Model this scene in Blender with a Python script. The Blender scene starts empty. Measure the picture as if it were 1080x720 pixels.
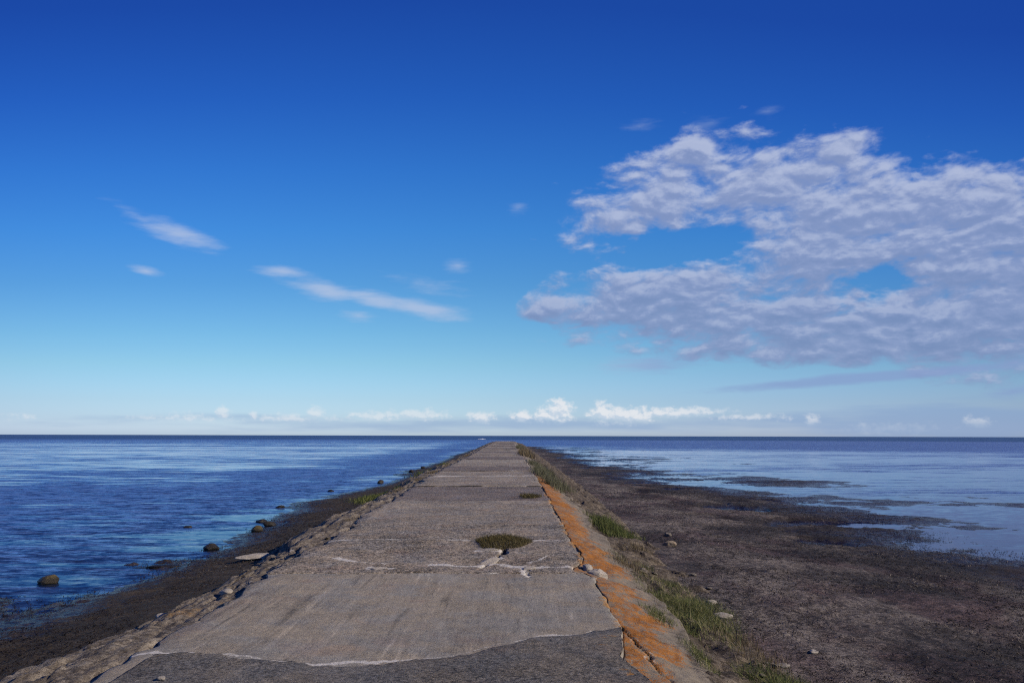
import bpy, math, random
import numpy as np
from mathutils import Vector, Matrix, Euler

random.seed(7)
RNG = np.random.default_rng(7)
D2R = math.radians
sc = bpy.context.scene
COL = sc.collection

# ------------------------------------------------------------------ camera
CAMZ = 2.38                       # eye height above the water (1.63 m above the deck)
PITCH, YAW, ROLL = D2R(6.68), D2R(-0.2), D2R(0.15)
FPX = 848.0
cd = bpy.data.cameras.new('camera'); cam = bpy.data.objects.new('camera', cd); COL.objects.link(cam)
cd.sensor_width = 36; cd.lens = 36*FPX/1080; cd.clip_start = .05; cd.clip_end = 100000
CROT = Matrix.Rotation(YAW, 3, 'Z') @ Matrix.Rotation(math.pi/2+PITCH, 3, 'X') @ Matrix.Rotation(ROLL, 3, 'Z')
cam.matrix_world = Matrix.Translation((0, 0, CAMZ)) @ CROT.to_4x4()
sc.camera = cam

def ray(px, py):
    return CROT @ Vector((px-540, 360-py, -FPX))
def deck_h(y):                    # deck height above the water along the causeway
    return CAMZ - np.interp(y, [0, 8, 10, 15, 20.8, 32, 57, 165], [1.63, 1.63, 1.62, 1.56, 1.48, 1.41, 1.35, 1.12])
def on_deck(px, py):
    r = ray(px, py); d = 10.
    for _ in range(30): d = (CAMZ-float(deck_h(d)))*r.y/(-r.z)
    return (r.x*d/r.y, d)
def on_z(px, py, z):
    r = ray(px, py); t = (z-CAMZ)/r.z
    return (r.x*t, r.y*t)
def azel(px, py):
    r = ray(px, py).normalized()
    return (math.degrees(math.atan2(r.x, r.y)), math.degrees(math.asin(r.z)))

# ------------------------------------------------------------------ numpy noise
def hsh(ix, iy, seed):
    h = (ix.astype(np.int64)*374761393 + iy.astype(np.int64)*668265263 + seed*1442695041) & 0xFFFFFFFF
    h = ((h ^ (h >> 13))*1274126177) & 0xFFFFFFFF
    h = ((h ^ (h >> 16))*2246822519) & 0xFFFFFFFF
    return ((h ^ (h >> 15)) & 0xFFFFFF)/float(0xFFFFFF)
def vn(x, y, seed=0):
    x = np.asarray(x, float); y = np.asarray(y, float)
    x, y = np.broadcast_arrays(x, y)
    ix = np.floor(x); iy = np.floor(y); fx = x-ix; fy = y-iy
    u = fx*fx*fx*(fx*(fx*6-15)+10); v = fy*fy*fy*(fy*(fy*6-15)+10)
    a = hsh(ix, iy, seed); b = hsh(ix+1, iy, seed); c = hsh(ix, iy+1, seed); d = hsh(ix+1, iy+1, seed)
    return (a+(b-a)*u+(c-a)*v+(a-b-c+d)*u*v)*2-1
def fbm(x, y, o=4, seed=0, g=.5):
    s = 0; a = 1; t = 0
    for i in range(o):
        s = s+a*vn(np.asarray(x)*2**i+i*17.3, np.asarray(y)*2**i-i*9.1, seed+i); t += a; a *= g
    return s/t*1.5
def worley(x, y, seed=0):
    x = np.asarray(x, float); y = np.asarray(y, float); x, y = np.broadcast_arrays(x, y)
    ix = np.floor(x); iy = np.floor(y)
    f1 = np.full(x.shape, 9.); f2 = f1.copy(); cid = np.zeros(x.shape)
    for dx in (-1, 0, 1):
        for dy in (-1, 0, 1):
            cx = ix+dx; cy = iy+dy
            px = cx+hsh(cx, cy, seed); py = cy+hsh(cx, cy, seed+5)
            d = np.hypot(px-x, py-y); r = hsh(cx, cy, seed+9)
            n = d < f1
            f2 = np.where(n, f1, np.minimum(f2, d)); cid = np.where(n, r, cid); f1 = np.where(n, d, f1)
    return f1, f2, cid
def sstep(a, b, x):
    t = np.clip((np.asarray(x, float)-a)/(b-a), 0, 1); return t*t*(3-2*t)

# ------------------------------------------------------------------ mesh helpers
def mesh_np(name, V, F, mat, parent=None, smooth=True, attrs=None):
    """V (n,3), F list/array of equal sized polygons -> one linked mesh object"""
    V = np.asarray(V, np.float32); F = np.asarray(F, np.int32); k = F.shape[1]
    me = bpy.data.meshes.new(name)
    me.vertices.add(len(V)); me.vertices.foreach_set('co', V.ravel())
    me.loops.add(F.size); me.loops.foreach_set('vertex_index', F.ravel())
    me.polygons.add(len(F))
    me.polygons.foreach_set('loop_start', np.arange(0, F.size, k, dtype=np.int32))
    me.polygons.foreach_set('loop_total', np.full(len(F), k, np.int32))
    me.polygons.foreach_set('use_smooth', np.full(len(F), smooth, bool))
    me.update(calc_edges=True); me.validate()
    for an, av in (attrs or {}).items():
        at = me.attributes.new(an, 'FLOAT', 'POINT'); at.data.foreach_set('value', np.asarray(av, np.float32).ravel())
    me.materials.append(mat)
    o = bpy.data.objects.new(name, me); COL.objects.link(o)
    if parent: o.parent = parent
    return o
def grid_faces(n, m):
    i = np.arange(n-1)[:, None]*m+np.arange(m-1)[None, :]
    return np.stack([i, i+1, i+m+1, i+m], -1).reshape(-1, 4)
def grid(name, X, Y, Z, mat, parent=None, skirt=0, smooth=True, attrs=None):
    attrs = dict(attrs or {})
    if skirt:
        X = np.pad(X, 1, mode='edge'); Y = np.pad(Y, 1, mode='edge')
        Z = np.pad(Z, 1, mode='edge').copy()
        Z[0] -= skirt; Z[-1] -= skirt; Z[1:-1, 0] -= skirt; Z[1:-1, -1] -= skirt
        attrs = {k: np.pad(a, 1, mode='edge') for k, a in attrs.items()}
    n, m = X.shape
    return mesh_np(name, np.stack([X, Y, Z], -1).reshape(-1, 3), grid_faces(n, m), mat, parent, smooth, attrs)
def tag(o, label=None, cat=None, group=None, kind=None):
    if label: o['label'] = label
    if cat: o['category'] = cat
    if group: o['group'] = group
    if kind: o['kind'] = kind
    return o
def empty(name, loc, label, cat, group=None):
    o = bpy.data.objects.new(name, None); COL.objects.link(o); o.location = loc; o.empty_display_size = .2
    return tag(o, label, cat, group)

# ------------------------------------------------------------------ node helpers
class NT:
    def __init__(s, tree): s.t = tree; s.n = tree.nodes; s.l = tree.links
    def new(s, typ, **kw):
        n = s.n.new(typ)
        for k, v in kw.items(): setattr(n, k, v)
        return n
    def put(s, sock, v):
        if v is None: return
        if hasattr(v, 'is_output'): s.l.new(v, sock)
        else:
            if isinstance(v, (tuple, list)) and sock.type == 'RGBA' and len(v) == 3: v = (*v, 1)
            sock.default_value = v
    def m(s, op, a, b=None, c=None, clamp=False):
        n = s.new('ShaderNodeMath', operation=op, use_clamp=clamp)
        s.put(n.inputs[0], a); s.put(n.inputs[1], b); s.put(n.inputs[2], c); return n.outputs[0]
    def vm(s, op, a, b=None, scale=None):
        n = s.new('ShaderNodeVectorMath', operation=op)
        s.put(n.inputs[0], a); s.put(n.inputs[1], b)
        if scale is not None: s.put(n.inputs['Scale'], scale)
        return n.outputs['Value' if op in ('LENGTH', 'DOT_PRODUCT', 'DISTANCE') else 'Vector']
    def noise(s, vec, scale, detail=4, rough=.5, dist=0, col=False):
        n = s.new('ShaderNodeTexNoise'); s.put(n.inputs['Vector'], vec); s.put(n.inputs['Scale'], scale)
        s.put(n.inputs['Detail'], detail); s.put(n.inputs['Roughness'], rough); s.put(n.inputs['Distortion'], dist)
        return n.outputs['Color' if col else 'Fac']
    def vor(s, vec, scale, out='Distance', feature='F1', rnd=1):
        n = s.new('ShaderNodeTexVoronoi', feature=feature); s.put(n.inputs['Vector'], vec); s.put(n.inputs['Scale'], scale)
        n.inputs['Randomness'].default_value = rnd
        return n.outputs[out]
    def mapr(s, v, a, b, c=0., d=1., smooth=True):
        n = s.new('ShaderNodeMapRange', interpolation_type='SMOOTHSTEP' if smooth else 'LINEAR')
        for i, q in enumerate((v, a, b, c, d)): s.put(n.inputs[i], q)
        return n.outputs[0]
    def mix(s, f, a, b, mode='MIX'):
        n = s.new('ShaderNodeMix', data_type='RGBA', blend_type=mode); n.clamp_factor = True
        s.put(n.inputs[0], f); s.put(n.inputs[6], a); s.put(n.inputs[7], b); return n.outputs[2]
    def mapping(s, v, loc=(0, 0, 0), rot=(0, 0, 0), scale=(1, 1, 1), typ='POINT'):
        n = s.new('ShaderNodeMapping', vector_type=typ); s.put(n.inputs[0], v)
        n.inputs['Location'].default_value = loc; n.inputs['Rotation'].default_value = rot; n.inputs['Scale'].default_value = scale
        return n.outputs[0]
    def ramp(s, f, stops, interp='LINEAR'):
        n = s.new('ShaderNodeValToRGB'); cr = n.color_ramp; cr.interpolation = interp
        while len(cr.elements) < len(stops): cr.elements.new(.5)
        for e, (p, c) in zip(cr.elements, stops):
            e.position = p; e.color = (*c, 1) if len(c) == 3 else c
        s.put(n.inputs[0], f); return n.outputs[0]
    def attr(s, name):
        n = s.new('ShaderNodeAttribute', attribute_name=name); return n.outputs['Fac']
    def sep(s, v):
        n = s.new('ShaderNodeSeparateXYZ'); s.put(n.inputs[0], v); return n.outputs
    def comb(s, x, y, z):
        n = s.new('ShaderNodeCombineXYZ')
        for i, q in enumerate((x, y, z)): s.put(n.inputs[i], q)
        return n.outputs[0]
    def bump(s, h, strength=.5, dist=.01, normal=None):
        n = s.new('ShaderNodeBump'); s.put(n.inputs['Height'], h); n.inputs['Strength'].default_value = strength
        n.inputs['Distance'].default_value = dist; s.put(n.inputs['Normal'], normal); return n.outputs[0]
def material(name):
    m = bpy.data.materials.new(name); m.use_nodes = True; m.node_tree.nodes.clear()
    return m, NT(m.node_tree)
def finish(N, color, rough=.9, normal=None, spec=.3):
    b = N.new('ShaderNodeBsdfPrincipled'); N.put(b.inputs['Base Color'], color); N.put(b.inputs['Roughness'], rough)
    N.put(b.inputs['Specular IOR Level'], spec); N.put(b.inputs['Normal'], normal)
    o = N.new('ShaderNodeOutputMaterial'); N.l.new(b.outputs[0], o.inputs[0])

# ------------------------------------------------------------------ light and sky
SUN_AZ, SUN_EL = 108, 28          # degrees clockwise from the causeway's direction, degrees above the horizon
S = Vector((math.sin(D2R(SUN_AZ))*math.cos(D2R(SUN_EL)), math.cos(D2R(SUN_AZ))*math.cos(D2R(SUN_EL)), math.sin(D2R(SUN_EL))))
ld = bpy.data.lights.new('sun', 'SUN'); ld.energy = 5; ld.angle = D2R(.53); ld.color = (1, .88, .68)
lo = bpy.data.objects.new('sun', ld); COL.objects.link(lo); lo.location = (20, -10, 30)
lo.rotation_euler = S.to_track_quat('Z', 'Y').to_euler()

w = bpy.data.worlds.new('World'); sc.world = w; w.use_nodes = True
N = NT(w.node_tree); N.n.clear()
# elevation/40 deg -> tint that deepens the clear-air blue
SKYCORR = [(0.0105, (1.211, 1.496, 2.29)), (0.0322, (1.0, 1.276, 1.934)), (0.0641, (0.891, 1.16, 1.642)), (0.1281, (0.743, 1.1, 1.367)), (0.1805, (0.598, 1.024, 1.315)), (0.2681, (0.417, 0.895, 1.314)), (0.3634, (0.294, 0.839, 1.446)), (0.4666, (0.218, 0.723, 1.468)), (0.5885, (0.152, 0.55, 1.4)), (0.7377, (0.118, 0.404, 1.237))]
sky = N.new('ShaderNodeTexSky', sky_type='NISHITA'); sky.sun_disc = False
sky.sun_elevation = D2R(SUN_EL); sky.sun_rotation = D2R(SUN_AZ)
sky.air_density = 1.0; sky.dust_density = .6; sky.ozone_density = 2.5; sky.altitude = 0
tc = N.new('ShaderNodeTexCoord').outputs['Generated']
gx, gy, gz = N.sep(tc)
AZ = N.m('MULTIPLY', N.m('ARCTAN2', gx, gy), 180/math.pi)
EL = N.m('MULTIPLY', N.m('ARCSINE', gz), 180/math.pi)
AZn = N.m('DIVIDE', N.m('ADD', AZ, 2.), 34)
EL2 = N.m('MULTIPLY', EL, N.m('MULTIPLY_ADD', N.m('MINIMUM', N.m('MULTIPLY', AZn, AZn), 2.5), .22, 1.))
skyc = N.mix(1, sky.outputs[0], N.ramp(N.m('DIVIDE', EL2, 40, clamp=True), SKYCORR), 'MULTIPLY')
azf = N.m('SUBTRACT', 1.07, N.m('MULTIPLY', N.m('MINIMUM', N.m('MULTIPLY', AZn, AZn), 1.2), .31))
skyc = N.mix(1, skyc, N.comb(N.m('MULTIPLY', azf, .97), N.m('MULTIPLY', azf, .985), N.m('MULTIPLY_ADD', azf, .8, .2)), 'MULTIPLY')
skyc = N.mix(N.m('MULTIPLY', N.mapr(AZ, -8., 26.), N.mapr(EL, 14., 4.)), skyc, N.mix(1, skyc, (.97, .97, 1.07), 'MULTIPLY'))
# colours below are radiances of the sky; 1/STR undoes the Background strength
STR = .1
def K(r, g, b): return (r/STR, g/STR, b/STR)
P = N.comb(AZ, EL, 0.)

CLOUDS_ON = True
if CLOUDS_ON:
    # --- clouds: direction-space density = blobs (where a cloud is) + fractal noise (its edge and texture)
    warp = N.vm('SCALE', N.vm('SUBTRACT', N.noise(N.mapping(P, scale=(.16, .34, 1)), 1, 2, .5, col=True), (.5, .5, .5)), scale=1.6)
    PW = N.vm('ADD', P, warp)
    def blob(vec, px, py, rx, ry, rot=0, k=1.):
        a, e = azel(px, py)
        a1, _ = azel(px+rx, py); _, e1 = azel(px, py-ry)
        mp = N.mapping(vec, (a, e, 0), (0, 0, D2R(rot)), (max(abs(a1-a), .05), max(abs(e1-e), .05), 1), 'TEXTURE')
        r = N.vm('LENGTH', mp)
        return N.m('MULTIPLY', N.m('SUBTRACT', 1., r), k)
    def union(vec, lst):
        out = None
        for b in lst:
            q = blob(vec, *b)
            out = q if out is None else N.m('SMOOTH_MAX', out, q, .15)
        return out
    BANK = [(930, 255, 190, 92, 0, 1.5), (1040, 300, 190, 105, 0, 1.6), (890, 342, 275, 46, 0, 1.8), (705, 318, 140, 52, 2, 1.1),
            (700, 205, 115, 52, 22, .66), (729, 160, 38, 22, 8, 1.1), (882, 160, 34, 18, 0, 1.), (575, 324, 30, 14, 3, .8),
            (815, 195, 125, 42, 6, .95), (1085, 235, 150, 66, -8, 1.6)]
    HOLES = [(928, 300, 62, 26, 8, 1.35), (700, 262, 125, 24, 3, 1.05), (985, 160, 50, 18, 0, .7)]
    warp2 = N.vm('SCALE', N.vm('SUBTRACT', N.noise(N.mapping(P, (4, 7, 0), scale=(.42, .9, 1)), 1, 3, .55, col=True), (.5, .5, .5)), scale=2.6)
    def density(vec):
        base = N.m('MINIMUM', N.m('MAXIMUM', union(vec, BANK), -.9), .62)
        base = N.m('MINIMUM', base, N.m('MULTIPLY', base, 1.9))
        hv = N.vm('ADD', vec, warp2)
        for h in HOLES: base = N.m('SUBTRACT', base, N.m('MAXIMUM', blob(hv, *h), 0.))
        w3 = N.vm('ADD', vec, N.vm('SCALE', N.vm('SUBTRACT', N.noise(N.mapping(vec, (1, 9, 0), scale=(1.1, 1.9, 1)), 1, 4, .6, col=True), (.5, .5, .5)), scale=1.1))
        n1 = N.noise(N.mapping(vec, scale=(.22, .50, 1), rot=(0, 0, D2R(-8))), 1, 6, .58)
        sv = N.new('ShaderNodeTexVoronoi', feature='SMOOTH_F1'); N.put(sv.inputs['Vector'], N.mapping(w3, scale=(.42, .95, 1), rot=(0, 0, D2R(-5)))); sv.inputs['Scale'].default_value = 1; sv.inputs['Smoothness'].default_value = .35
        n2 = N.noise(N.mapping(vec, (3, 5, 0), scale=(.9, 2.0, 1), rot=(0, 0, D2R(-4))), 1, 6, .6)
        t = N.m('MULTIPLY_ADD', n1, 1.35, N.m('MULTIPLY_ADD', n2, .7, N.m('MULTIPLY_ADD', sv.outputs['Distance'], -.68, -.68)))
        return N.m('ADD', base, t)
    D0 = density(PW)
    D1 = density(N.vm('ADD', PW, (.22, .42, 0)))
    alpha = N.mapr(D0, -.22, .52)
    alpha = N.m('MULTIPLY', alpha, .88)
    lit = N.mapr(N.m('SUBTRACT', D0, D1), -.33, .46)
    thin = N.m('SUBTRACT', 1., N.mapr(D0, .1, .8))
    # the sun-side (upper) rolls of the bank are thinner and brighter than its base
    up = N.mapr(EL, 6., 17.)
    litn = N.m('ADD', N.m('MULTIPLY', lit, .72), N.m('ADD', N.m('MULTIPLY', thin, .16), N.m('MULTIPLY', up, .24)), clamp=True)
    cc = N.ramp(litn, [(0, (.19/STR, .265/STR, .475/STR)), (.45, (.265/STR, .335/STR, .555/STR)), (1, (.47/STR, .53/STR, .71/STR))])
    skyc = N.mix(alpha, skyc, cc)
    # low blue-grey bank at the right horizon and a thinner one along the rest
    hz = N.m('ADD', N.m('MAXIMUM', union(P, [(1000, 446, 330, 26, 0, 1.2), (560, 447, 620, 11, 0, .7)]), -.6),
             N.m('MULTIPLY', N.m('SUBTRACT', N.noise(N.mapping(P, scale=(.12, 1.3, 1)), 1, 5, .55), .5), 1.5))
    skyc = N.mix(N.m('MULTIPLY', N.mapr(hz, .0, .7), .55), skyc, K(.23, .36, .60))
    # thin wisps
    WISP = [(188, 247, 62, 15, -14, 1.), (150, 232, 50, 9, -24, .5), (155, 285, 26, 7, -14, .9), (302, 287, 46, 9, -2, .9),
            (345, 306, 60, 13, -9, 1.1), (395, 315, 60, 12, -9, 1.1), (445, 325, 70, 13, -9, 1.2), (378, 333, 28, 8, -3, .8), (483, 280, 20, 10, 0, .7),
            (640, 332, 30, 12, 0, .5), (683, 384, 80, 14, 2, 1.), (920, 398, 280, 8, 4, 1.7), (1070, 412, 50, 10, 5, .9),
            (545, 220, 18, 9, 0, .55), (811, 117, 22, 10, 0, .5), (742, 131, 30, 12, 0, .5), (675, 132, 26, 9, 0, .4),
            (450, 300, 60, 14, -10, .45)]
    ww = N.m('ADD', N.m('MAXIMUM', union(N.vm('ADD', P, N.vm('SCALE', warp, scale=.25)), WISP), -.6),
             N.m('MULTIPLY', N.m('SUBTRACT', N.noise(N.mapping(P, scale=(.4, 2.0, 1), rot=(0, 0, D2R(10))), 1, 6, .6), .5), 1.15))
    wn = N.mapr(N.m('DIVIDE', AZ, 30), -.1, .5)
    skyc = N.mix(N.m('MULTIPLY', N.mapr(ww, .05, 1.1), .72), skyc, N.mix(wn, K(.47, .56, .75), K(.24, .34, .60)))
    # far cumulus standing on the horizon
    CUM = [(590, 433, 18, 14, 0, 1.2), (577, 438, 26, 8, 0, .9), (636, 435, 15, 13, 0, 1.2), (662, 438, 45, 10, 0, 1.1), (712, 435, 60, 6, 2, .95),
           (333, 436, 11, 8, 0, .9), (235, 436, 9, 9, 0, .9), (267, 439, 6, 7, 0, .85), (395, 439, 32, 6, 0, .8), (440, 438, 40, 7, 0, .95),
           (507, 440, 16, 7, 0, 1.), (552, 439, 18, 7, 0, .9), (858, 443, 10, 7, 0, .9), (1031, 445, 20, 6, -8, .75), (935, 452, 62, 6, 0, .6),
           (310, 441, 50, 5, 0, .7), (200, 441, 55, 5, 0, .55), (790, 440, 50, 4, 0, .6), (25, 440, 20, 4, 0, .35)]
    def cdens(vec):
        return N.m('ADD', N.m('MAXIMUM', union(vec, CUM), -.7),
                   N.m('MULTIPLY', N.m('SUBTRACT', N.noise(N.mapping(vec, scale=(1.5, 2.2, 1)), 1, 6, .62), .5), 2.3))
    C0 = cdens(P); C1 = cdens(N.vm('ADD', P, (.12, .22, 0)))
    flat = N.mapr(N.m('ADD', EL, N.m('MULTIPLY', N.noise(N.mapping(P, scale=(.8, 1, 1)), 1, 3, .5), .5)), .75, 1.5)
    ca = N.m('MULTIPLY', N.mapr(C0, -.12, .72), N.m('MULTIPLY_ADD', flat, .7, .3))
    cl = N.mapr(N.m('SUBTRACT', C0, C1), -.3, .3)
    skyc = N.mix(N.m('MULTIPLY', ca, N.mapr(N.m('ABSOLUTE', N.m('SUBTRACT', AZ, 5.)), 4., 12., .84, .50)), skyc, N.mix(N.m('MULTIPLY', cl, N.m('MULTIPLY_ADD', flat, .7, .3)), K(.56, .65, .77), K(.82, .83, .86)))
bg = N.new('ShaderNodeBackground'); N.put(bg.inputs[0], skyc); bg.inputs[1].default_value = STR
w.cycles.sampling_method = 'MANUAL'; w.cycles.sample_map_resolution = 128
N.l.new(bg.outputs[0], N.new('ShaderNodeOutputWorld').inputs[0])
sc.view_settings.view_transform = 'Standard'; sc.view_settings.look = 'None'; sc.view_settings.exposure = 0; sc.view_settings.gamma = 1
if hasattr(sc.view_settings, 'use_curve_mapping'): sc.view_settings.use_curve_mapping = False

# ------------------------------------------------------------------ materials
def pos(N): return N.new('ShaderNodeNewGeometry').outputs['Position']

def concrete(name, base, pebble=.5, streak=0., contrast=1., seed=0., pscale=95):
    m, N = material(name); p = N.mapping(pos(N), (seed, seed*.7, 0))
    big = N.noise(p, .9, 5, .6); mid = N.noise(p, 6, 5, .65); fine = N.noise(p, 160, 3, .7)
    grit = N.noise(N.mapping(p, (5, 2, 0)), 45, 5, .8)
    v = N.m('MULTIPLY_ADD', N.m('SUBTRACT', big, .5), 1.1*contrast, 1.)
    v = N.m('MULTIPLY_ADD', N.m('SUBTRACT', mid, .5), 1.3*contrast, v)
    v = N.m('MULTIPLY_ADD', N.m('SUBTRACT', fine, .5), 1.2*contrast, v)
    v = N.m('MULTIPLY_ADD', N.m('SUBTRACT', grit, .5), 1.9*contrast, v)
    pe2 = N.vor(p, pscale*.42, 'Color'); v = N.m('MULTIPLY_ADD', N.m('SUBTRACT', N.sep(pe2)[1], .5), .62*pebble, v)
    pe = N.new('ShaderNodeTexVoronoi'); N.put(pe.inputs['Vector'], p); pe.inputs['Scale'].default_value = pscale
    pc = N.sep(pe.outputs['Color'])[0]
    pv = N.m('SUBTRACT', pc, .5)
    v = N.m('MULTIPLY_ADD', pv, 1.1*pebble, v)
    pit = N.mapr(N.m('ADD', N.noise(p, 36, 4, .7), N.m('MULTIPLY', N.m('SUBTRACT', N.noise(N.mapping(p, (2, 2, 0)), 1.1, 3, .5), .5), .5)), .56, .66)
    v = N.m('MULTIPLY', v, N.m('SUBTRACT', 1., N.m('MULTIPLY', pit, min(.75, .62*pebble))))
    if streak:
        s1 = N.noise(N.mapping(p, rot=(0, 0, D2R(-14)), scale=(15, .7, 1)), 1, 6, .7, .6)
        s2 = N.noise(N.mapping(p, rot=(0, 0, D2R(24)), scale=(7, .45, 1)), 1, 5, .6, .8)
        sm = N.mapr(N.noise(p, .8, 3, .5), .35, .65)
        v = N.m('MULTIPLY_ADD', N.m('SUBTRACT', s1, .5), streak*1.2, v)
        v = N.m('MULTIPLY_ADD', N.m('MULTIPLY', N.mapr(s2, .56, .72), sm), streak*.8, v)
        dk = N.m('MULTIPLY', N.mapr(s2, .46, .30), N.m('SUBTRACT', 1., sm))
        v = N.m('MULTIPLY_ADD', dk, -streak*.7, v)
    v = N.m('MAXIMUM', v, .15)
    col = N.mix(1, base, N.comb(v, v, v), 'MULTIPLY')
    hue = N.mix(N.mapr(N.noise(p, 2.2, 3, .5), .4, .65), (1.06, 1., .93), (.96, .98, 1.03)); col = N.mix(1, col, hue, 'MULTIPLY')
    rp = N.m('MULTIPLY', N.mapr(N.noise(N.mapping(p, (7, 3, 0)), 1.6, 4, .6), .54, .68), .35)
    col = N.mix(rp, col, N.mix(1, col, (1.0, .80, .74), 'MULTIPLY'))
    wear = N.attr('wear'); wn = N.noise(p, 34, 5, .75)
    wf = N.mapr(N.m('ADD', N.m('MULTIPLY', grit, 1.3), N.m('MULTIPLY_ADD', wn, 1.1, wear)), 1.72, 2.02)
    col = N.mix(N.m('MULTIPLY', wf, .85), col, N.mix(grit, (.36, .33, .30), (.80, .75, .68)))
    dirt_shade = N.attr('dirt_shade')
    col = N.mix(N.mapr(N.m('MULTIPLY_ADD', wn, .7, dirt_shade), .75, 1.1), col, (.028, .024, .02))
    li = N.attr('lichen'); ln = N.noise(p, 14, 6, .68)
    lf = N.mapr(N.m('MULTIPLY_ADD', ln, 1.1, li), 1.0, 1.22)
    col = N.mix(N.m('MULTIPLY', lf, .85), col, N.mix(mid, (.30, .13, .02), (.42, .20, .035)))
    h = N.m('ADD', N.m('MULTIPLY', fine, .5), N.m('MULTIPLY', N.m('SUBTRACT', 1., pe.outputs['Distance']), .6*pebble))
    h = N.m('SUBTRACT', h, N.m('MULTIPLY', pit, .8*pebble))
    h = N.m('ADD', h, grit)
    nb = N.bump(h, .75, .012)
    finish(N, col, N.mapr(mid, .3, .7, .75, .95), nb, .25)
    return m
M_SMOOTH = concrete('smooth concrete', (.258, .229, .187), .25, .75, .6, 3)
M_ROUGH = concrete('gravelly concrete', (.226, .194, .158), 1.25, 0, 1., 11, 62)
M_MED = concrete('weathered concrete', (.233, .202, .167), .8, .2, 1., 23, 60)
M_DARK = concrete('darker concrete', (.158, .134, .120), .95, .1, 1., 31, 60)
M_END = concrete('pale end concrete', (.36, .34, .31), .5, .1, .8, 41)
M_ASPH = concrete('old asphalt', (.130, .117, .102), .8, .4, .95, 53, 80)

def m_apron():
    m, N = material('lichen covered concrete'); p = pos(N)
    big = N.noise(p, 1.3, 5, .6); mid = N.noise(p, 9, 6, .68); fine = N.noise(p, 70, 4, .7)
    v = N.m('ADD', N.m('MULTIPLY', mid, .9), N.m('MULTIPLY', fine, .9))
    conc = N.mix(mid, (.07, .058, .046), (.23, .195, .155)); conc = N.mix(1, conc, N.ramp(v, [(.3, (.5, .5, .5)), (.7, (1.25, 1.25, 1.25))]), 'MULTIPLY')
    f = N.m('MULTIPLY_ADD', N.m('SUBTRACT', big, .5), 1.35, N.attr('lichen'))
    f = N.m('MULTIPLY_ADD', N.m('SUBTRACT', mid, .5), 2.1, f); f = N.m('MULTIPLY_ADD', N.m('SUBTRACT', fine, .5), 1.9, f)
    f = N.mapr(f, .36, .66)
    lic = N.ramp(N.m('ADD', N.m('MULTIPLY', fine, .55), N.m('MULTIPLY', N.noise(p, 5, 4, .6), .5)), [(.32, (.07, .032, .012)), (.44, (.20, .072, .012)), (.55, (.31, .112, .016)), (.66, (.38, .18, .05))])
    col = N.mix(N.m('MULTIPLY', f, .93), conc, lic)
    wf = N.mapr(N.m('MULTIPLY_ADD', mid, .9, N.attr('wear')), .84, 1.06)
    col = N.mix(N.m('MULTIPLY', wf, .85), col, N.mix(fine, (.32, .28, .24), (.58, .52, .44)))
    col = N.mix(N.mapr(N.m('MULTIPLY_ADD', mid, .7, N.attr('dirt_shade')), .75, 1.1), col, (.03, .026, .02))
    finish(N, col, .95, N.bump(N.m('ADD', fine, N.m('MULTIPLY', mid, .8)), .8, .015), .15)
    return m
M_APRON = m_apron()

def m_bank(name, c0, c1, c2, lich):
    m, N = material(name); p = pos(N)
    st = N.noise(N.mapping(p, scale=(5, 1.3, 4), rot=(0, 0, D2R(8))), 1, 6, .7, .5); mid = N.noise(p, 11, 6, .7); fine = N.noise(p, 75, 4, .7)
    ve = N.vor(p, 26, 'Color'); vv = N.sep(ve)[0]
    t = N.m('ADD', N.m('MULTIPLY', st, .55), N.m('ADD', N.m('MULTIPLY', mid, .35), N.m('MULTIPLY', vv, .16)))
    col = N.ramp(t, [(.34, c0), (.52, c1), (.70, c2)])
    col = N.mix(1, col, N.ramp(fine, [(.3, (.55, .55, .55)), (.7, (1.4, 1.4, 1.4))]), 'MULTIPLY')
    lf = N.mapr(N.m('ADD', N.m('MULTIPLY', N.noise(p, 1.1, 3, .5), 1.), N.m('ADD', N.m('MULTIPLY', mid, .6), N.attr('lichen'))), 1.0, 1.2)
    col = N.mix(N.m('MULTIPLY', lf, lich), col, N.mix(fine, (.20, .095, .015), (.40, .22, .05)))
    col = N.mix(N.mapr(N.attr('dirt_shade'), .2, .9), col, (.02, .017, .014))
    finish(N, col, .95, N.bump(N.m('ADD', N.m('MULTIPLY', mid, 1.2), fine), .9, .02), .15)
    return m
M_BANKL = m_bank('broken stone bank', (.040, .032, .025), (.155, .128, .102), (.34, .29, .23), .8)
M_BANKR = m_bank('earth bank', (.022, .018, .014), (.080, .063, .048), (.21, .17, .13), .3)

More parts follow.
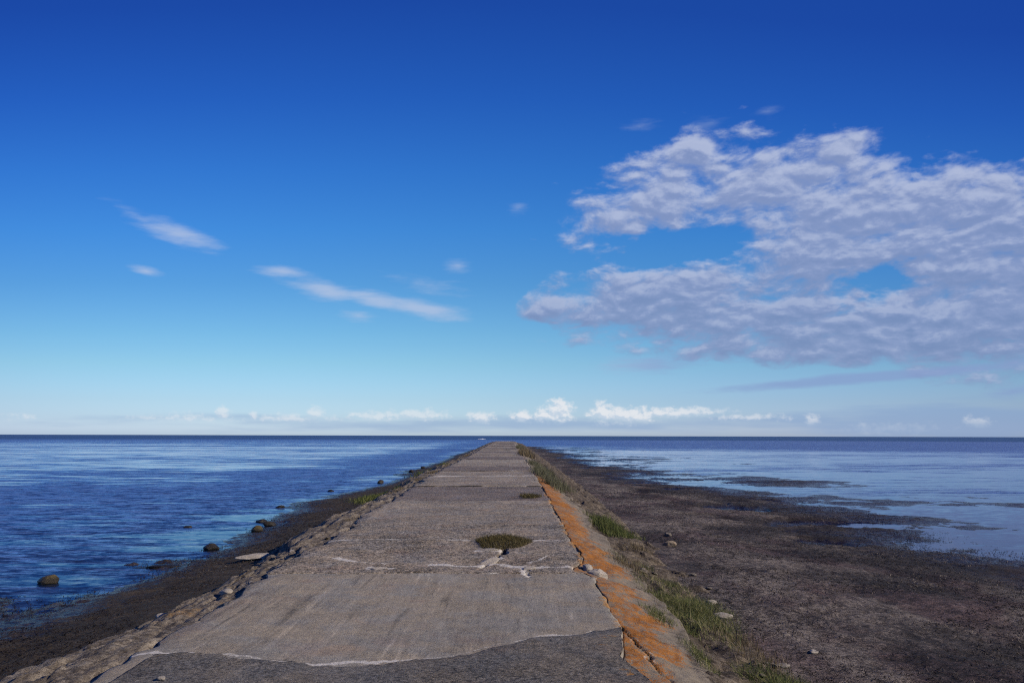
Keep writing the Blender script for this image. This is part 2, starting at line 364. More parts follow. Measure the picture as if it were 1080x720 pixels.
def m_mud():
    m, N = material('tidal mud'); p = pos(N); x, y, z = N.sep(p)
    a = N.noise(N.mapping(p, scale=(1, .8, 1)), .55, 5, .6); b = N.noise(p, 4.5, 6, .7, 1.2); c = N.noise(N.mapping(p, scale=(1, 1.5, 1), rot=(0, 0, .5)), 17, 6, .75, 1.2)
    fine = N.noise(p, 130, 3, .7)
    dry = N.mapr(N.m('ADD', z, N.m('MULTIPLY', N.m('SUBTRACT', a, .5), .40)), .07, .26)
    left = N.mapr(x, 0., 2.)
    t = N.m('ADD', N.m('MULTIPLY', b, .34), N.m('ADD', N.m('MULTIPLY', c, .48), N.m('MULTIPLY', a, .22)))
    t = N.m('MULTIPLY_ADD', N.m('SUBTRACT', fine, .5), .35, t)
    wet = N.ramp(t, [(.40, (.005, .0042, .005)), (.50, (.015, .012, .0125)), (.62, (.060, .049, .046))])
    dryc = N.ramp(t, [(.42, (.006, .005, .0055)), (.475, (.027, .0215, .0215)), (.53, (.088, .070, .064)), (.61, (.25, .21, .18))])
    col = N.mix(dry, wet, dryc)
    col = N.mix(N.mapr(N.noise(N.mapping(p, (8, 1, 0), scale=(1, .6, 1)), .7, 4, .6), .45, .62), col, N.mix(1, col, (.62, .50, .56), 'MULTIPLY'))
    leftc = N.ramp(t, [(.38, (.007, .005, .004)), (.52, (.024, .017, .012)), (.68, (.105, .078, .052))])  # left mud: dark weed plus painted shade of the side away from the sun
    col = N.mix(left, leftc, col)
    alg = N.m('MULTIPLY', N.mapr(N.noise(N.mapping(p, (31, 4, 0)), .35, 4, .55), .56, .64), N.mapr(z, .10, .02))
    col = N.mix(N.m('MULTIPLY', alg, .8), col, N.mix(b, (.020, .015, .004), (.07, .052, .014)))
    col = N.mix(1, col, N.ramp(fine, [(.3, (.6, .6, .6)), (.7, (1.35, 1.35, 1.35))]), 'MULTIPLY')
    rg = N.mapr(N.m('ADD', z, N.m('MULTIPLY', N.m('SUBTRACT', b, .5), .16)), .0, .11, .22, .95)
    nb = N.bump(N.m('ADD', N.m('MULTIPLY', b, 1.5), N.m('ADD', c, N.m('MULTIPLY', fine, .3))), .9, .03)
    finish(N, col, rg, nb, .3)
    return m
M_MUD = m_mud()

def m_water():
    m, N = material('sea water'); p = pos(N); x, y, z = N.sep(p)
    flat = N.comb(x, y, 0.)
    # calm streaks: long patches of smoother water lying across the wind
    s = N.noise(N.mapping(flat, (3, 7, 0), scale=(.015, .046, 1), rot=(0, 0, D2R(4))), 1, 6, .66, .8)
    s2 = N.noise(N.mapping(flat, scale=(.05, .22, 1)), 1, 5, .6, .4)
    s3 = N.noise(N.mapping(flat, (6, 1, 0), scale=(.22, 1.1, 1)), 1, 4, .6)
    sv = N.m('ADD', N.m('MULTIPLY_ADD', s, .58, .06), N.m('ADD', N.m('MULTIPLY', s2, .34), N.m('MULTIPLY', N.m('SUBTRACT', s3, .5), .85)))
    dist = N.vm('LENGTH', flat)
    # sheltered water: along both shores of the causeway and over the flats on its right
    shoreL = N.mapr(N.m('ABSOLUTE', N.m('ADD', x, 6.9)), .3, 2.6, 1., 0.)
    inR = N.m('MULTIPLY', N.mapr(x, 4., 9.), N.m('MULTIPLY', N.mapr(dist, 230., 70.), N.mapr(x, 120., 40.)))
    inL = N.m('MULTIPLY', N.m('MULTIPLY', N.mapr(x, -9., -20.), N.mapr(x, -420., -160.)), N.m('MULTIPLY', N.mapr(dist, 36., 62.), N.mapr(dist, 430., 150.)))
    shoreL = N.m('MULTIPLY', N.m('MULTIPLY', shoreL, N.mapr(y, 11., 20., .55, 1.)), N.mapr(y, 70., 150., 1., .3))
    bias = N.m('MAXIMUM', N.m('MULTIPLY', shoreL, .11), N.m('MAXIMUM', N.m('MULTIPLY', inR, .25), N.m('MULTIPLY', inL, .17)))
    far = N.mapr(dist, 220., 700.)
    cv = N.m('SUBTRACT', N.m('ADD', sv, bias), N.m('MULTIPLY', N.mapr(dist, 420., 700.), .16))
    calm = N.mapr(cv, .56, .76)
    amp = N.m('MULTIPLY_ADD', calm, -.90, 1.)
    n1 = N.noise(N.mapping(flat, scale=(1.7, 3.6, 1), rot=(0, 0, D2R(12))), 1, 4, .6, col=True)
    n2 = N.noise(N.mapping(flat, (9, 2, 0), scale=(7, 12, 1), rot=(0, 0, D2R(-20))), 1, 3, .6, col=True)
    nn = N.vm('ADD', N.vm('SCALE', N.vm('SUBTRACT', n1, (.5, .5, .5)), scale=1.0), N.vm('SCALE', N.vm('SUBTRACT', n2, (.5, .5, .5)), scale=.7))
    nx, ny, nz = N.sep(nn)
    nrm = N.vm('NORMALIZE', N.comb(N.m('MULTIPLY', nx, N.m('MULTIPLY', amp, .5)), N.m('MULTIPLY', ny, N.m('MULTIPLY', amp, .8)), 1.))
    # capillary ripples too fine to model: roughness, stronger where the wind touches the water
    gust = N.noise(N.mapping(flat, (2, 8, 0), scale=(.9, 3.2, 1)), 1, 4, .65)
    rough = N.m('MULTIPLY_ADD', amp, N.mapr(gust, .3, .7, .24, .46), .03)
    rough = N.m('ADD', rough, N.m('MULTIPLY', far, .08))
    fr = N.new('ShaderNodeFresnel'); fr.inputs[0].default_value = 1.33; N.put(fr.inputs['Normal'], nrm)
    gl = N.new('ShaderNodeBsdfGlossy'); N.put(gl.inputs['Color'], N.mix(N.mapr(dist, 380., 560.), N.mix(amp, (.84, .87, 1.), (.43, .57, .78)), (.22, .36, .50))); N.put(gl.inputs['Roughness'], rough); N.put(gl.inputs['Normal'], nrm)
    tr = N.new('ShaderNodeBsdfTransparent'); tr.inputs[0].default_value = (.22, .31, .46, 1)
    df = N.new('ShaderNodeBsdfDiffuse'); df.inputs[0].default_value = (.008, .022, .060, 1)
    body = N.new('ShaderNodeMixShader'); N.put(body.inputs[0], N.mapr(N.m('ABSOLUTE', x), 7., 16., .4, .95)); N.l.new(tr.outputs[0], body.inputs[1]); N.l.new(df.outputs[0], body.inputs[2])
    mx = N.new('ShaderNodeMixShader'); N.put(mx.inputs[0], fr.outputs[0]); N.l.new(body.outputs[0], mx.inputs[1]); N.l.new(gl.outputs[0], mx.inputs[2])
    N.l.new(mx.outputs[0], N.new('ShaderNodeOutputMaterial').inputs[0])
    return m
M_WATER = m_water()

def m_plant(name, stops, trans=.25):
    m, N = material(name); t = N.attr('tint'); h = N.attr('hgt')
    col = N.ramp(t, stops)
    b = N.new('ShaderNodeBsdfPrincipled'); N.put(b.inputs['Base Color'], col); b.inputs['Roughness'].default_value = .7; b.inputs['Specular IOR Level'].default_value = .2
    tl = N.new('ShaderNodeBsdfTranslucent'); N.put(tl.inputs[0], col)
    mx = N.new('ShaderNodeMixShader'); mx.inputs[0].default_value = trans; N.l.new(b.outputs[0], mx.inputs[1]); N.l.new(tl.outputs[0], mx.inputs[2])
    N.l.new(mx.outputs[0], N.new('ShaderNodeOutputMaterial').inputs[0])
    return m
M_GREEN = m_plant('green grass', [(0, (.030, .046, .012)), (.35, (.078, .098, .028)), (.65, (.17, .18, .06)), (.85, (.25, .23, .10)), (1, (.38, .32, .19))])
M_OLIVE = m_plant('olive cushion', [(0, (.032, .026, .009)), (.6, (.075, .062, .022)), (1, (.16, .125, .05))], .1)
M_SCRUB = m_plant('grey scrub', [(0, (.04, .045, .022)), (.5, (.10, .10, .055)), (1, (.22, .20, .13))])
M_DRY = m_plant('dry grass', [(0, (.06, .045, .025)), (.5, (.15, .115, .065)), (1, (.27, .21, .13))])
M_WRACK = m_plant('seaweed wrack', [(0, (.010, .008, .008)), (.5, (.032, .024, .022)), (.8, (.09, .072, .06)), (1, (.22, .185, .15))], 0)

def m_stone(name, a, b, c, wetline=None, pscale=9):
    m, N = material(name); p = N.new('ShaderNodeTexCoord').outputs['Object']; g = N.sep(pos(N))[2]
    rnd = N.new('ShaderNodeObjectInfo').outputs['Random']
    q = N.vm('ADD', p, N.comb(N.m('MULTIPLY', rnd, 30.), 0., 0.))
    n = N.noise(q, pscale, 6, .65); f = N.noise(q, pscale*8, 4, .7)
    col = N.ramp(N.m('ADD', N.m('MULTIPLY', n, .7), N.m('MULTIPLY', f, .3)), [(.35, a), (.52, b), (.68, c)])
    col = N.mix(1, col, N.mix(rnd, (.75, .74, .73), (1.15, 1.13, 1.1)), 'MULTIPLY')
    r = .9
    if wetline:
        wv = N.mapr(N.m('ADD', g, N.m('MULTIPLY', N.m('SUBTRACT', n, .5), .1)), wetline, wetline+.06, 1., 0.)
        col = N.mix(N.m('MULTIPLY', wv, .85), col, (.012, .010, .007)); r = N.m('MULTIPLY_ADD', wv, -.5, .9)
    finish(N, col, r, N.bump(N.m('ADD', n, N.m('MULTIPLY', f, .5)), .7, .02), .3)
    return m
M_ROCKO = m_stone('olive weedy rock', (.030, .024, .010), (.10, .075, .032), (.21, .165, .085), .07)
M_ROCKD = m_stone('dark weedy rock', (.010, .009, .008), (.026, .022, .018), (.07, .058, .045), .05)
M_PALE = m_stone('pale broken concrete', (.20, .175, .15), (.37, .33, .29), (.55, .50, .45), None, 12)
M_TAN = m_stone('tan broken stone', (.07, .058, .047), (.17, .145, .118), (.32, .28, .23), None, 14)
M_BUFF = m_stone('buff stone', (.16, .12, .085), (.30, .235, .175), (.42, .35, .28), None, 10)
mf, N = material('sea foam'); finish(N, N.mix(N.noise(pos(N), 3, 4, .6), (.62, .66, .70), (.86, .88, .9)), .8, None, .2); M_FOAM = mf

# ------------------------------------------------------------------ setting: mud flats, sea bed, sea
def mud_z(x, y):
    x = np.asarray(x, float); y = np.asarray(y, float)
    xs = x + np.where(x < -1, 1, -1)*(.55*fbm(y/13., x*0+.3, 3, 5)+.22*fbm(y/2.6, x*0+.7, 3, 6))*sstep(3.2, 5.5, np.abs(x+.9))
    xs = xs+np.where(x > 0, 1, 0)*2.2*sstep(26, 60, y)
    z = np.interp(xs, [-220, -60, -20, -9, -6.5, -5.2, -4.3, -3.6, -2.5, 1.2, 2.0, 2.8, 4.5, 7, 9.2, 11.5, 20, 40, 90, 220],
                  [-1.5, -1.0, -.5, -.15, -.005, .10, .2, .3, .3, .3, .33, .25, .20, .12, .045, .01, -.045, -.11, -.4, -1.5])
    away = sstep(2.9, 4.5, np.abs(x+.9))
    wr = np.where(x > 0, 1., .55)
    z = z + away*(.050*wr*fbm(x/7., y/6., 5, 11)+.036*wr*fbm(x/1.8, y/1.8, 5, 12))
    z = z + .115*np.exp(-((x+7.9)/1.0)**2-((y-11.2)/1.7)**2)*(1+.35*fbm(x/.5, y/.5, 3, 16))
    bumps = 1-np.abs(fbm(x/.42+.5*fbm(x/.6, y/.6, 2, 44), y/.42, 3, 13))
    z = z + away*(.030*(bumps-.6)*sstep(-.08, .05, z)+.012*fbm(x/.10, y/.10, 3, 14))
    pool = sstep(.12, .55, fbm(x/2.4+3, y/2.0, 4, 17))*sstep(14, 20, y)*sstep(4.2, 6.0, x)*sstep(14, 10, x)
    z = z - .12*pool + .016*fbm(x/.8, y/.6, 4, 18)*sstep(7, 9, x)*sstep(80, 40, x)
    # weedy hummock at the left water's edge
    hx, hy = on_z(160, 594, .02)
    z = z + .07*np.exp(-((x-hx)/.8)**2-((y-hy)/.5)**2)*(1+.9*fbm(x/.25, y/.25, 3, 15))
    return z - sstep(165, 230, y)*1.2
def spaced(a, b, f):
    out = [a]
    while out[-1] < b: out.append(out[-1]+f(out[-1]))
    return np.array(out)
ys = np.concatenate([np.arange(-8, 4, .16), spaced(4, 340, lambda v: max(.03, .006*v))])
xs = np.concatenate([-spaced(8.2, 210, lambda v: .045*v)[::-1], np.arange(-8.1, -4, .045), np.arange(-4, 2.4, .25), np.arange(2.4, 12, .045), spaced(12.05, 210, lambda v: .02*v if v < 60 else .05*v)])
X, Y = np.meshgrid(xs, ys)
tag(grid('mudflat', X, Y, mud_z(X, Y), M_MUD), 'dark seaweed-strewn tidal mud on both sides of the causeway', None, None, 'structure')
R = 30000.
for nm, z, mt, lb in (('seabed', -1.6, M_MUD, 'dark sea bed under the water'), ('sea', 0., M_WATER, 'deep blue rippled sea reaching the horizon with pale calm streaks')):
    g = np.array([-R, -3000, -300, 0, 300, 3000, R]); X, Y = np.meshgrid(g, g)
    tag(grid(nm, X, Y, X*0+z, mt), lb, None, None, 'structure')

# ------------------------------------------------------------------ the causeway
cw = empty('causeway', (0, 0, 0), 'cracked grey concrete causeway running straight out to sea, orange lichen on its right edge', 'causeway')
XL, XR = -2.83, .97
def seg_d(x, y, pts):
    d = np.full(np.shape(x), 99.)
    for (ax, ay), (bx, by) in zip(pts[:-1], pts[1:]):
        vx, vy = bx-ax, by-ay; L = vx*vx+vy*vy+1e-9
        t = np.clip(((x-ax)*vx+(y-ay)*vy)/L, 0, 1)
        d = np.minimum(d, np.hypot(x-ax-t*vx, y-ay-t*vy))
    return d
def dk(*pp): return [on_deck(*q) for q in pp]
BORDER = dk((60, 694), (150, 689), (190, 688), (235, 689), (280, 695), (330, 699), (400, 698), (450, 694), (490, 689), (520, 681), (560, 673), (610, 669), (650, 661), (705, 655))
PALE_LINES = [(BORDER, .032, 1.08), (dk((455, 595), (480, 596), (505, 597.5), (522, 594), (547, 598), (557, 599), (573, 598), (597, 597), (622, 598)), .065, 1.45),
    (dk((527, 587), (519, 592), (507, 598)), .055, 1.5), (dk((555, 600), (556, 608)), .04, 1.3), (dk((551, 597), (562, 593), (583, 585)), .045, .95),
    (dk((503, 580.5), (528, 580.5)), .07, 1.3), (dk((352, 588), (370, 590), (385, 592), (409, 594)), .07, 1.3), (dk((389, 598), (409, 599)), .07, 1.4),
    (dk((515, 604), (524, 605)), .07, 1.2), (dk((530, 606), (540, 608)), .03, .7), (dk((345, 569), (430, 569), (490, 569)), .08, .9), (dk((560, 569), (598, 569)), .08, 1.15),
    (dk((596, 616), (622, 617)), .03, .6), (dk((455, 501.5), (562, 501)), .34, 1.15), (dk((536, 496), (556, 496)), .3, .8)]
CRACKS = [(dk((527, 585), (519, 591), (506, 599)), .022), (dk((531, 578), (531, 584)), .06), (dk((556, 600), (557, 609)), .012)]
def edge_l(y): return XL+.10*fbm(y/1.1, y*0, 3, 61)+.05*vn(y/.22, y*0, 62)+.04*np.clip(vn(y/4., y*0, 60), 0, 1)
def edge_r(y): return XR+.035*fbm(y/1.3, y*0+3, 3, 63)+.018*vn(y/.2, y*0, 64)-.16*np.exp(-((y-10.15)/.30)**2)-.10*np.exp(-((y-6.1)/.5)**2)
def deck_noise(x, y): return .012*fbm(x/1.6, y/1.6, 3, 70)
def slab(y0, y1, mat, amp=.003, label=None, lift=0., gap=.012, wj=.6, dj=1.):
    st = min(max(.018, (y0+y1)/2/848*1.3), .12)
    nu = int(3.8/st); nv = max(int((y1-y0)/max(st, (y0+y1)/2*.004)), 8)
    u = np.linspace(0, 1, nu)[None, :]; v = np.linspace(0, 1, nv)[:, None]
    Yc = y0+(y1-y0)*v+u*0
    xl = edge_l(Yc); xr = edge_r(Yc); X = xl+(xr-xl)*u
    Y = y0+gap+.015*fbm(X/.3, X*0+y0, 3, 65)+(y1-y0-2*gap+.015*(fbm(X/.3, X*0+y1, 3, 66)-fbm(X/.3, X*0+y0, 3, 65)))*v
    Z = deck_h(Y)+lift+deck_noise(X, Y)+amp*fbm(X/.05, Y/.05, 3, 71)
    e = np.minimum(np.minimum(X-xl, xr-X), np.minimum(Y-y0, y1-Y)); Z -= .010*sstep(.06, 0, e)
    Z -= .03*sstep(.22, 0., X-xl)*(.4+.6*np.clip(vn(Y/.5, Y*0, 72)*3, 0, 1))
    wear = np.zeros_like(X)
    for pts, wd, k in PALE_LINES:
        if max(p[1] for p in pts) > y0-.3 and min(p[1] for p in pts) < y1+.3:
            wv = wd*sstep(XR-.05, XR-.25, X)*(.6+.8*np.clip(.5+vn(X/.2, Y/.2, 73), 0, 1))
            wear = np.maximum(wear, k*.72*sstep(1.5, .3, seg_d(X+.05*fbm(X/.16, Y/.16, 3, 74), Y+.05*fbm(X/.16, Y/.16, 3, 75), pts)/(wv+1e-4))*(.72+.5*np.clip(.5+fbm(X/.45, Y/.45, 2, 69), 0, 1)))
    far = sstep(30, 12, (y0+y1)/2)
    wear = np.maximum(wear, wj*.62*sstep(.10+.006*y0, .0, y1-Y)*sstep(.0, .7, fbm(X/.5, Y*0+y0, 3, 76)+.2))
    wear = np.maximum(wear, .42*sstep(.25, 0, X-xl)*sstep(-.2, .5, fbm(X/.4, Y/.4, 2, 77)))
    jw = .05+.011*max(y0-8, 0)
    dirt_shade = dj*.74*sstep(jw, jw*.2, np.minimum(Y-y0, (y1-Y)*1.6)+.25*jw*fbm(X/.3, Y/.3, 3, 68))*sstep(.35, -.25, fbm(X/1.1, Y*0+y0, 3, 76))  # joint stripes: dirt plus the shade of stepped slab risers, put into the colour
    for pts, wd in CRACKS:
        if max(p[1] for p in pts) > y0-.3 and min(p[1] for p in pts) < y1+.3:
            s = sstep(1., .2, seg_d(X+.02*fbm(X/.1, Y/.1, 2, 78), Y, pts)/wd); Z -= .05*s; dirt_shade = np.maximum(dirt_shade, 1.1*s)
    lich = .62*sstep(.22, 0, xr-X)*sstep(30, 22, Y)*sstep(-.1, .5, fbm(X/.3, Y/.3, 2, 79)) + .42*sstep(.45, .05, X-xl)*sstep(0, .6, fbm(X/.5, Y/.9, 3, 80))*sstep(16, 8, Y)
    o = grid('slab', X, Y, Z, mat, cw, .24, True, {'wear': wear, 'dirt_shade': dirt_shade, 'lichen': lich})
    if label: o['label'] = label
    return o
J1 = on_deck(540, 604)[1]; J2 = on_deck(540, 552.5)[1]
slab(-7, J1, M_SMOOTH, .0015, 'smooth trowelled slab with long pale scratches', wj=.0, dj=0.)
slab(J1, J2, M_ROUGH, .005, 'gravelly slab crossed by a pale branching crack', dj=.0)
yy = J2; k = 0
mats = [M_MED, M_DARK, M_MED, M_MED, M_DARK, M_MED, M_SMOOTH, M_DARK, M_MED]
while yy < 160:
    L = 4.6 if k < 6 else 5.4
    slab(yy, min(yy+L, 163), mats[k % len(mats)], .004, None, random.uniform(-.022, .022), .02); yy += L; k += 1
slab(163, 167, M_END, .003, 'pale slab closing the far end', .02)
# asphalt overlay in the foreground with a wavy far edge
bx = np.array([b[0] for b in BORDER]); by = np.array([b[1] for b in BORDER])
nu, nv = 260, 170
u = np.linspace(0, 1, nu)[None, :]; v = (np.linspace(0, 1, nv)**.75)[:, None]
Xb = XL+.18+(XR+.05-XL-.18)*u+v*0
yf = np.interp(Xb, bx, by)-.03+.06*fbm(Xb/.22, Xb*0, 5, 81)
Y = 2.0+(yf-2.0)*v
X = np.where(u < .5, np.maximum(Xb, edge_l(Y)+.12+.1*vn(Y/.3, Y*0, 82)), np.minimum(Xb, edge_r(Y)-.004))
e = np.minimum(yf-Y, np.minimum(X-X[:, :1], X[:, -1:]-X))
Z = deck_h(Y)+deck_noise(X, Y)+.004+.008*sstep(0, .16, e)+.0025*fbm(X/.04, Y/.04, 3, 83)
xr = edge_r(Y)
o = grid('asphalt_layer', X, Y, Z, M_ASPH, cw, .05, True, {'wear': .35*sstep(.35, 0, xr-X)*sstep(.1, .6, fbm(X/.2, Y/.2, 2, 84)), 'dirt_shade': X*0, 'lichen': .5*sstep(.55, .05, xr-X)*sstep(.05, .6, fbm(X/.25, Y/.25, 2, 85))})
o['label'] = 'dark asphalt layer with a ragged far edge'
# base under the slabs, so that the joints show a dark floor
ys = np.arange(-7, 167, .5); X, Y = np.meshgrid(np.array([XL+.05, -.9, XR-.04]), ys)
o = grid('base_course', X, Y, deck_h(Y)-.10, M_BANKR, cw, .4, True, {'lichen': X*0, 'dirt_shade': X*0+1})

# sloping lichen-covered apron along the right edge, one panel after another
def apron(y0, y1):
    st = min(max(.018, (y0+y1)/2/848*1.3), .12)
    nu = max(int(.75/st), 6); nv = max(int((y1-y0)/max(st*1.3, (y0+y1)/2*.004)), 6)
    u = np.linspace(0, 1, nu)[None, :]; v = np.linspace(0, 1, nv)[:, None]
    Yc = y0+(y1-y0)*v+u*0
    x0 = edge_r(Yc)+.006; x1 = XR+.70+.12*fbm(Yc/1.2, Yc*0, 3, 87)-.25*sstep(30, 60, Yc)
    X = x0+(x1-x0)*u; Y = Yc+.02*fbm(X/.2, Y0*0+X*0+y0, 2, 88)*0
    top = deck_h(Y)-.015-.03*sstep(9, 6.5, Y)
    Z = top-.20*((X-x0)/.70)**1.25+.022*fbm(X/.35, Y/.5, 4, 89)+.006*fbm(X/.05, Y/.05, 2, 90)
    cr = seg_d(X+.04*fbm(X/.2, Y/.2, 2, 91), Y, [(XR+.23, 4.5), (XR+.16, 6.2), (XR+.05, 7.3)])
    Z -= .03*sstep(.018, 0, cr)
    dirt_shade = .8*sstep(.035, 0, cr)+.5*sstep(.05, .0, X-x0)*sstep(9, 7, Y)
    wear = .5*sstep(.03, .005, np.abs(cr-.035))*sstep(-.2, .3, fbm(X/.3, Y/.3, 2, 92))*sstep(8, 7, Y)
    dirt_shade = np.maximum(dirt_shade, .55*sstep(.30, .02, x1-X+.12*fbm(X/.15, Y/.2, 3, 93)))
    lic = .66-.66*sstep(.42, .90, (X-x0)/(x1-x0)+.15*fbm(X/.3, Y/.3, 2, 94))-.7*sstep(27, 37, Y)-.06*sstep(9.6, 7.5, Y)-.22*sstep(11, 8.5, Y)*sstep(-.1, .35, fbm(X/.4, Y/.7, 3, 95))
    lic -= .35*np.exp(-((Y-10.)/.5)**2)*sstep(.35, .15, X-XR)
    o = grid('apron_panel', X, Y, Z, M_APRON, cw, .25, True, {'lichen': lic, 'wear': wear, 'dirt_shade': dirt_shade})
Y0 = 0.
yy = -7.
while yy < 166:
    L = 4.7; apron(yy+.008, min(yy+L, 166.8)-.008); yy += L

# left bank: flat broken stone, layered along the causeway; right bank: earth below the apron
def bank_l():
    ys = np.concatenate([np.arange(-7, 4, .12), spaced(4, 166, lambda v: max(.022, .0042*v))]); u = np.linspace(0, 1, 85)
    U, Y = np.meshgrid(u, ys); X = -2.70-2.0*U
    wob = .22*fbm(Y/2.2, Y*0+U*.3, 3, 101)
    f1, f2, cid = worley(X/.26+.5*fbm(X/.9, Y/1.4, 3, 102), Y/1.3+.3*fbm(X/.4, Y/.5, 2, 100), 103)
    g1, g2, cid2 = worley(X/.16, Y/.34, 104)
    d = (-2.8-X)+wob
    prof = np.interp(d, [-.5, 0, .35, .8, 1.15, 1.5, 2.3], [.0, -.03, -.08, -.19, -.40, -.62, -.85])
    Z = deck_h(Y)-.03+prof+.045*(cid-.5)*sstep(0, .3, d)+.022*(cid2-.5)+.05*fbm(X/.3, Y/.9, 4, 106)+.014*fbm(X/.07, Y/.09, 3, 105)
    gap = sstep(.07, 0., f2-f1)*sstep(.05, .3, d)*np.clip(.5+1.5*fbm(X/.5, Y/.9, 2, 107), 0, 1); Z -= .03*gap
    m = mud_z(X, Y); Z = np.where(U > .97, m-.15, Z)
    lich = .15*np.exp(-((Y-8.2)/1.6)**2)+.24*np.exp(-((Y-7.3)/1.1)**2-((X+3.08)/.26)**2)-.25*sstep(10, 14, Y)-.1
    o = grid('stone_bank', X, Y, Z, M_BANKL, cw, 0, True, {'lichen': lich, 'dirt_shade': .75*gap})
    o['label'] = 'left bank of flat broken stone with ochre lichen'
    return X, Y, Z
bank_l()
def bankr_z(x, y):
    d = x-1.62
    f1, f2, cid = worley(x/.3, y/.5, 113)
    return deck_h(y)-.235+np.interp(d, [-.4, 0, .25, .7, 1.15, 1.6], [.0, .0, -.07, -.20, -.36, -.6])+.07*fbm(x/.45, y/.6, 4, 111)+.06*(cid-.5)+.015*fbm(x/.08, y/.08, 3, 112)
ys = np.concatenate([np.arange(-7, 4, .12), spaced(4, 166, lambda v: max(.025, .005*v))]); X, Y = np.meshgrid(np.linspace(1.5, 3.2, 60), ys)
o = grid('earth_bank', X, Y, bankr_z(X, Y), M_BANKR, cw, 0, True, {'lichen': sstep(2., 1.6, X)*.1-.05, 'dirt_shade': X*0})
o['label'] = 'right bank of bare earth and stones below the apron'

# ------------------------------------------------------------------ plants
def blades(name, n, cx, cy, sampler, zfun, hmin, hmax, width, lean, mat, label, cat='grass', group=None, tint=(0, 1), splay=0., seg=3, wind=(-.12, .0)):
    r = RNG
    px, py = sampler(n); z = zfun(px, py)
    H = r.uniform(hmin, hmax, n)*(.55+.45*r.random(n)); a = r.uniform(0, 2*np.pi, n)
    dx = np.cos(a)*lean*r.random(n)+wind[0]; dy = np.sin(a)*lean*r.random(n)+wind[1]
    if splay:
        dx += (px-cx)*splay; dy += (py-cy)*splay
    wa = r.uniform(0, np.pi, n); wx = np.cos(wa); wy = np.sin(wa); wd = width*r.uniform(.6, 1.3, n)
    V = []; tt = np.linspace(0, 1, seg+1)
    for i, t in enumerate(tt):
        c = np.stack([px+dx*H*t**1.7, py+dy*H*t**1.7, z-.01+H*t*(1-.25*t*np.hypot(dx, dy))], -1)
        o_ = np.stack([wx, wy, wx*0], -1)*(wd*(1-t*.88)/2)[:, None]
        V += [c-o_, c+o_]
    V = np.stack(V, 1)                                       # n, 2(seg+1), 3
    k = 2*(seg+1); base = np.arange(n)[:, None]*k
    F = np.concatenate([base+np.array([[2*i, 2*i+1, 2*i+3, 2*i+2]]) for i in range(seg)], 0)
    T = np.repeat(np.clip(r.uniform(tint[0], tint[1], n), 0, 1), k); G = np.tile(np.repeat(tt, 2), n)
    loc = np.array([cx, cy, float(zfun(np.array([cx]), np.array([cy]))[0])])
    o = mesh_np(name, (V-loc).reshape(-1, 3), F, mat, None, True, {'tint': T, 'hgt': G}); o.location = loc
    return tag(o, label, cat, group)
def ell(cx, cy, rx, ry, pw=.5, clump=0, cl=.12, wob=.18):
    def f(n):
        a = RNG.uniform(0, 2*np.pi, n); r = RNG.random(n)**pw; rr = 1+wob*np.sin(3*a+1)+.7*wob*np.sin(5*a+cx)
        x = cx+rx*r*rr*np.cos(a); y = cy+ry*r*rr*np.sin(a)
        if clump:
            ccx = cx+RNG.normal(0, .45, clump)*rx; ccy = cy+RNG.normal(0, .45, clump)*ry; i = RNG.integers(0, clump, n); s = RNG.random(n) < .75
            x = np.where(s, ccx[i]+RNG.normal(0, cl, n), x); y = np.where(s, ccy[i]+RNG.normal(0, cl, n), y)
        return x, y
    return f
def dz(x, y): return deck_h(y)+deck_noise(x, y)
def bz(x, y): return np.maximum(bankr_z(x, y), mud_z(x, y))
def apz(x, y): return np.where(x < 1.66, deck_h(y)-.02-.2*(np.clip(x-XR, 0, 9)/.7)**1.25, bz(x, y))
def lz(x, y):
    d = -2.8-x
    return np.maximum(deck_h(y)-.05+np.interp(d, [-.5, 0, .35, .8, 1.15, 1.5, 2.3], [.0, -.03, -.08, -.19, -.40, -.62, -.85]), mud_z(x, y))
# cushion growing out of the crack in the deck
a0 = on_deck(500, 571); a1 = on_deck(560, 571); yc = on_deck(530, 572)[1]+.05
cx, rx = (a0[0]+a1[0])/2, (a1[0]-a0[0])/2
def dome(x, y): return dz(x, y)+.055*np.clip(1-((x-cx)/rx)**2-((y-yc)/.62)**2, 0, 1)
blades('cushion_plant', 5200, cx, yc, ell(cx, yc, rx*.95, .66, wob=.09), dome, .03, .105, .006, 1.3, M_OLIVE, 'round olive-brown cushion plant growing from the crack in the deck', 'plant', splay=.5)
p = on_deck(559, 523.5)
blades('grass_tuft', 900, p[0], p[1], ell(p[0], p[1], .24, .45), dz, .05, .13, .01, .8, M_OLIVE, 'small flat dark tuft in a deck joint close to the orange edge', 'grass')
blades('grass_clump', 9500, 2.08, 9.5, ell(2.08, 9.5, .47, 1.6, .5, 50, .09), apz, .05, .17, .0055, 1.7, M_GREEN, 'largest bright green grass clump, on the right bank beside the orange lichen', 'grass')
blades('grass_clump', 6000, 2.3, 6.55, ell(2.3, 6.55, .42, .75, .5, 26, .09), apz, .05, .17, .006, 1.5, M_GREEN, 'dark green grass clump at the bottom edge, right of the orange lichen', 'grass', tint=(0, .85))
p = on_z(645, 560, .45)
blades('grass_clump', 2800, 2.1, 17.0, ell(2.1, 17.0, .34, 1.35, .5, 16, .12), apz, .08, .27, .011, 1.1, M_GREEN, 'small dark green grass clump at the foot of the bank, beyond the largest clump', 'grass', tint=(0, .75))
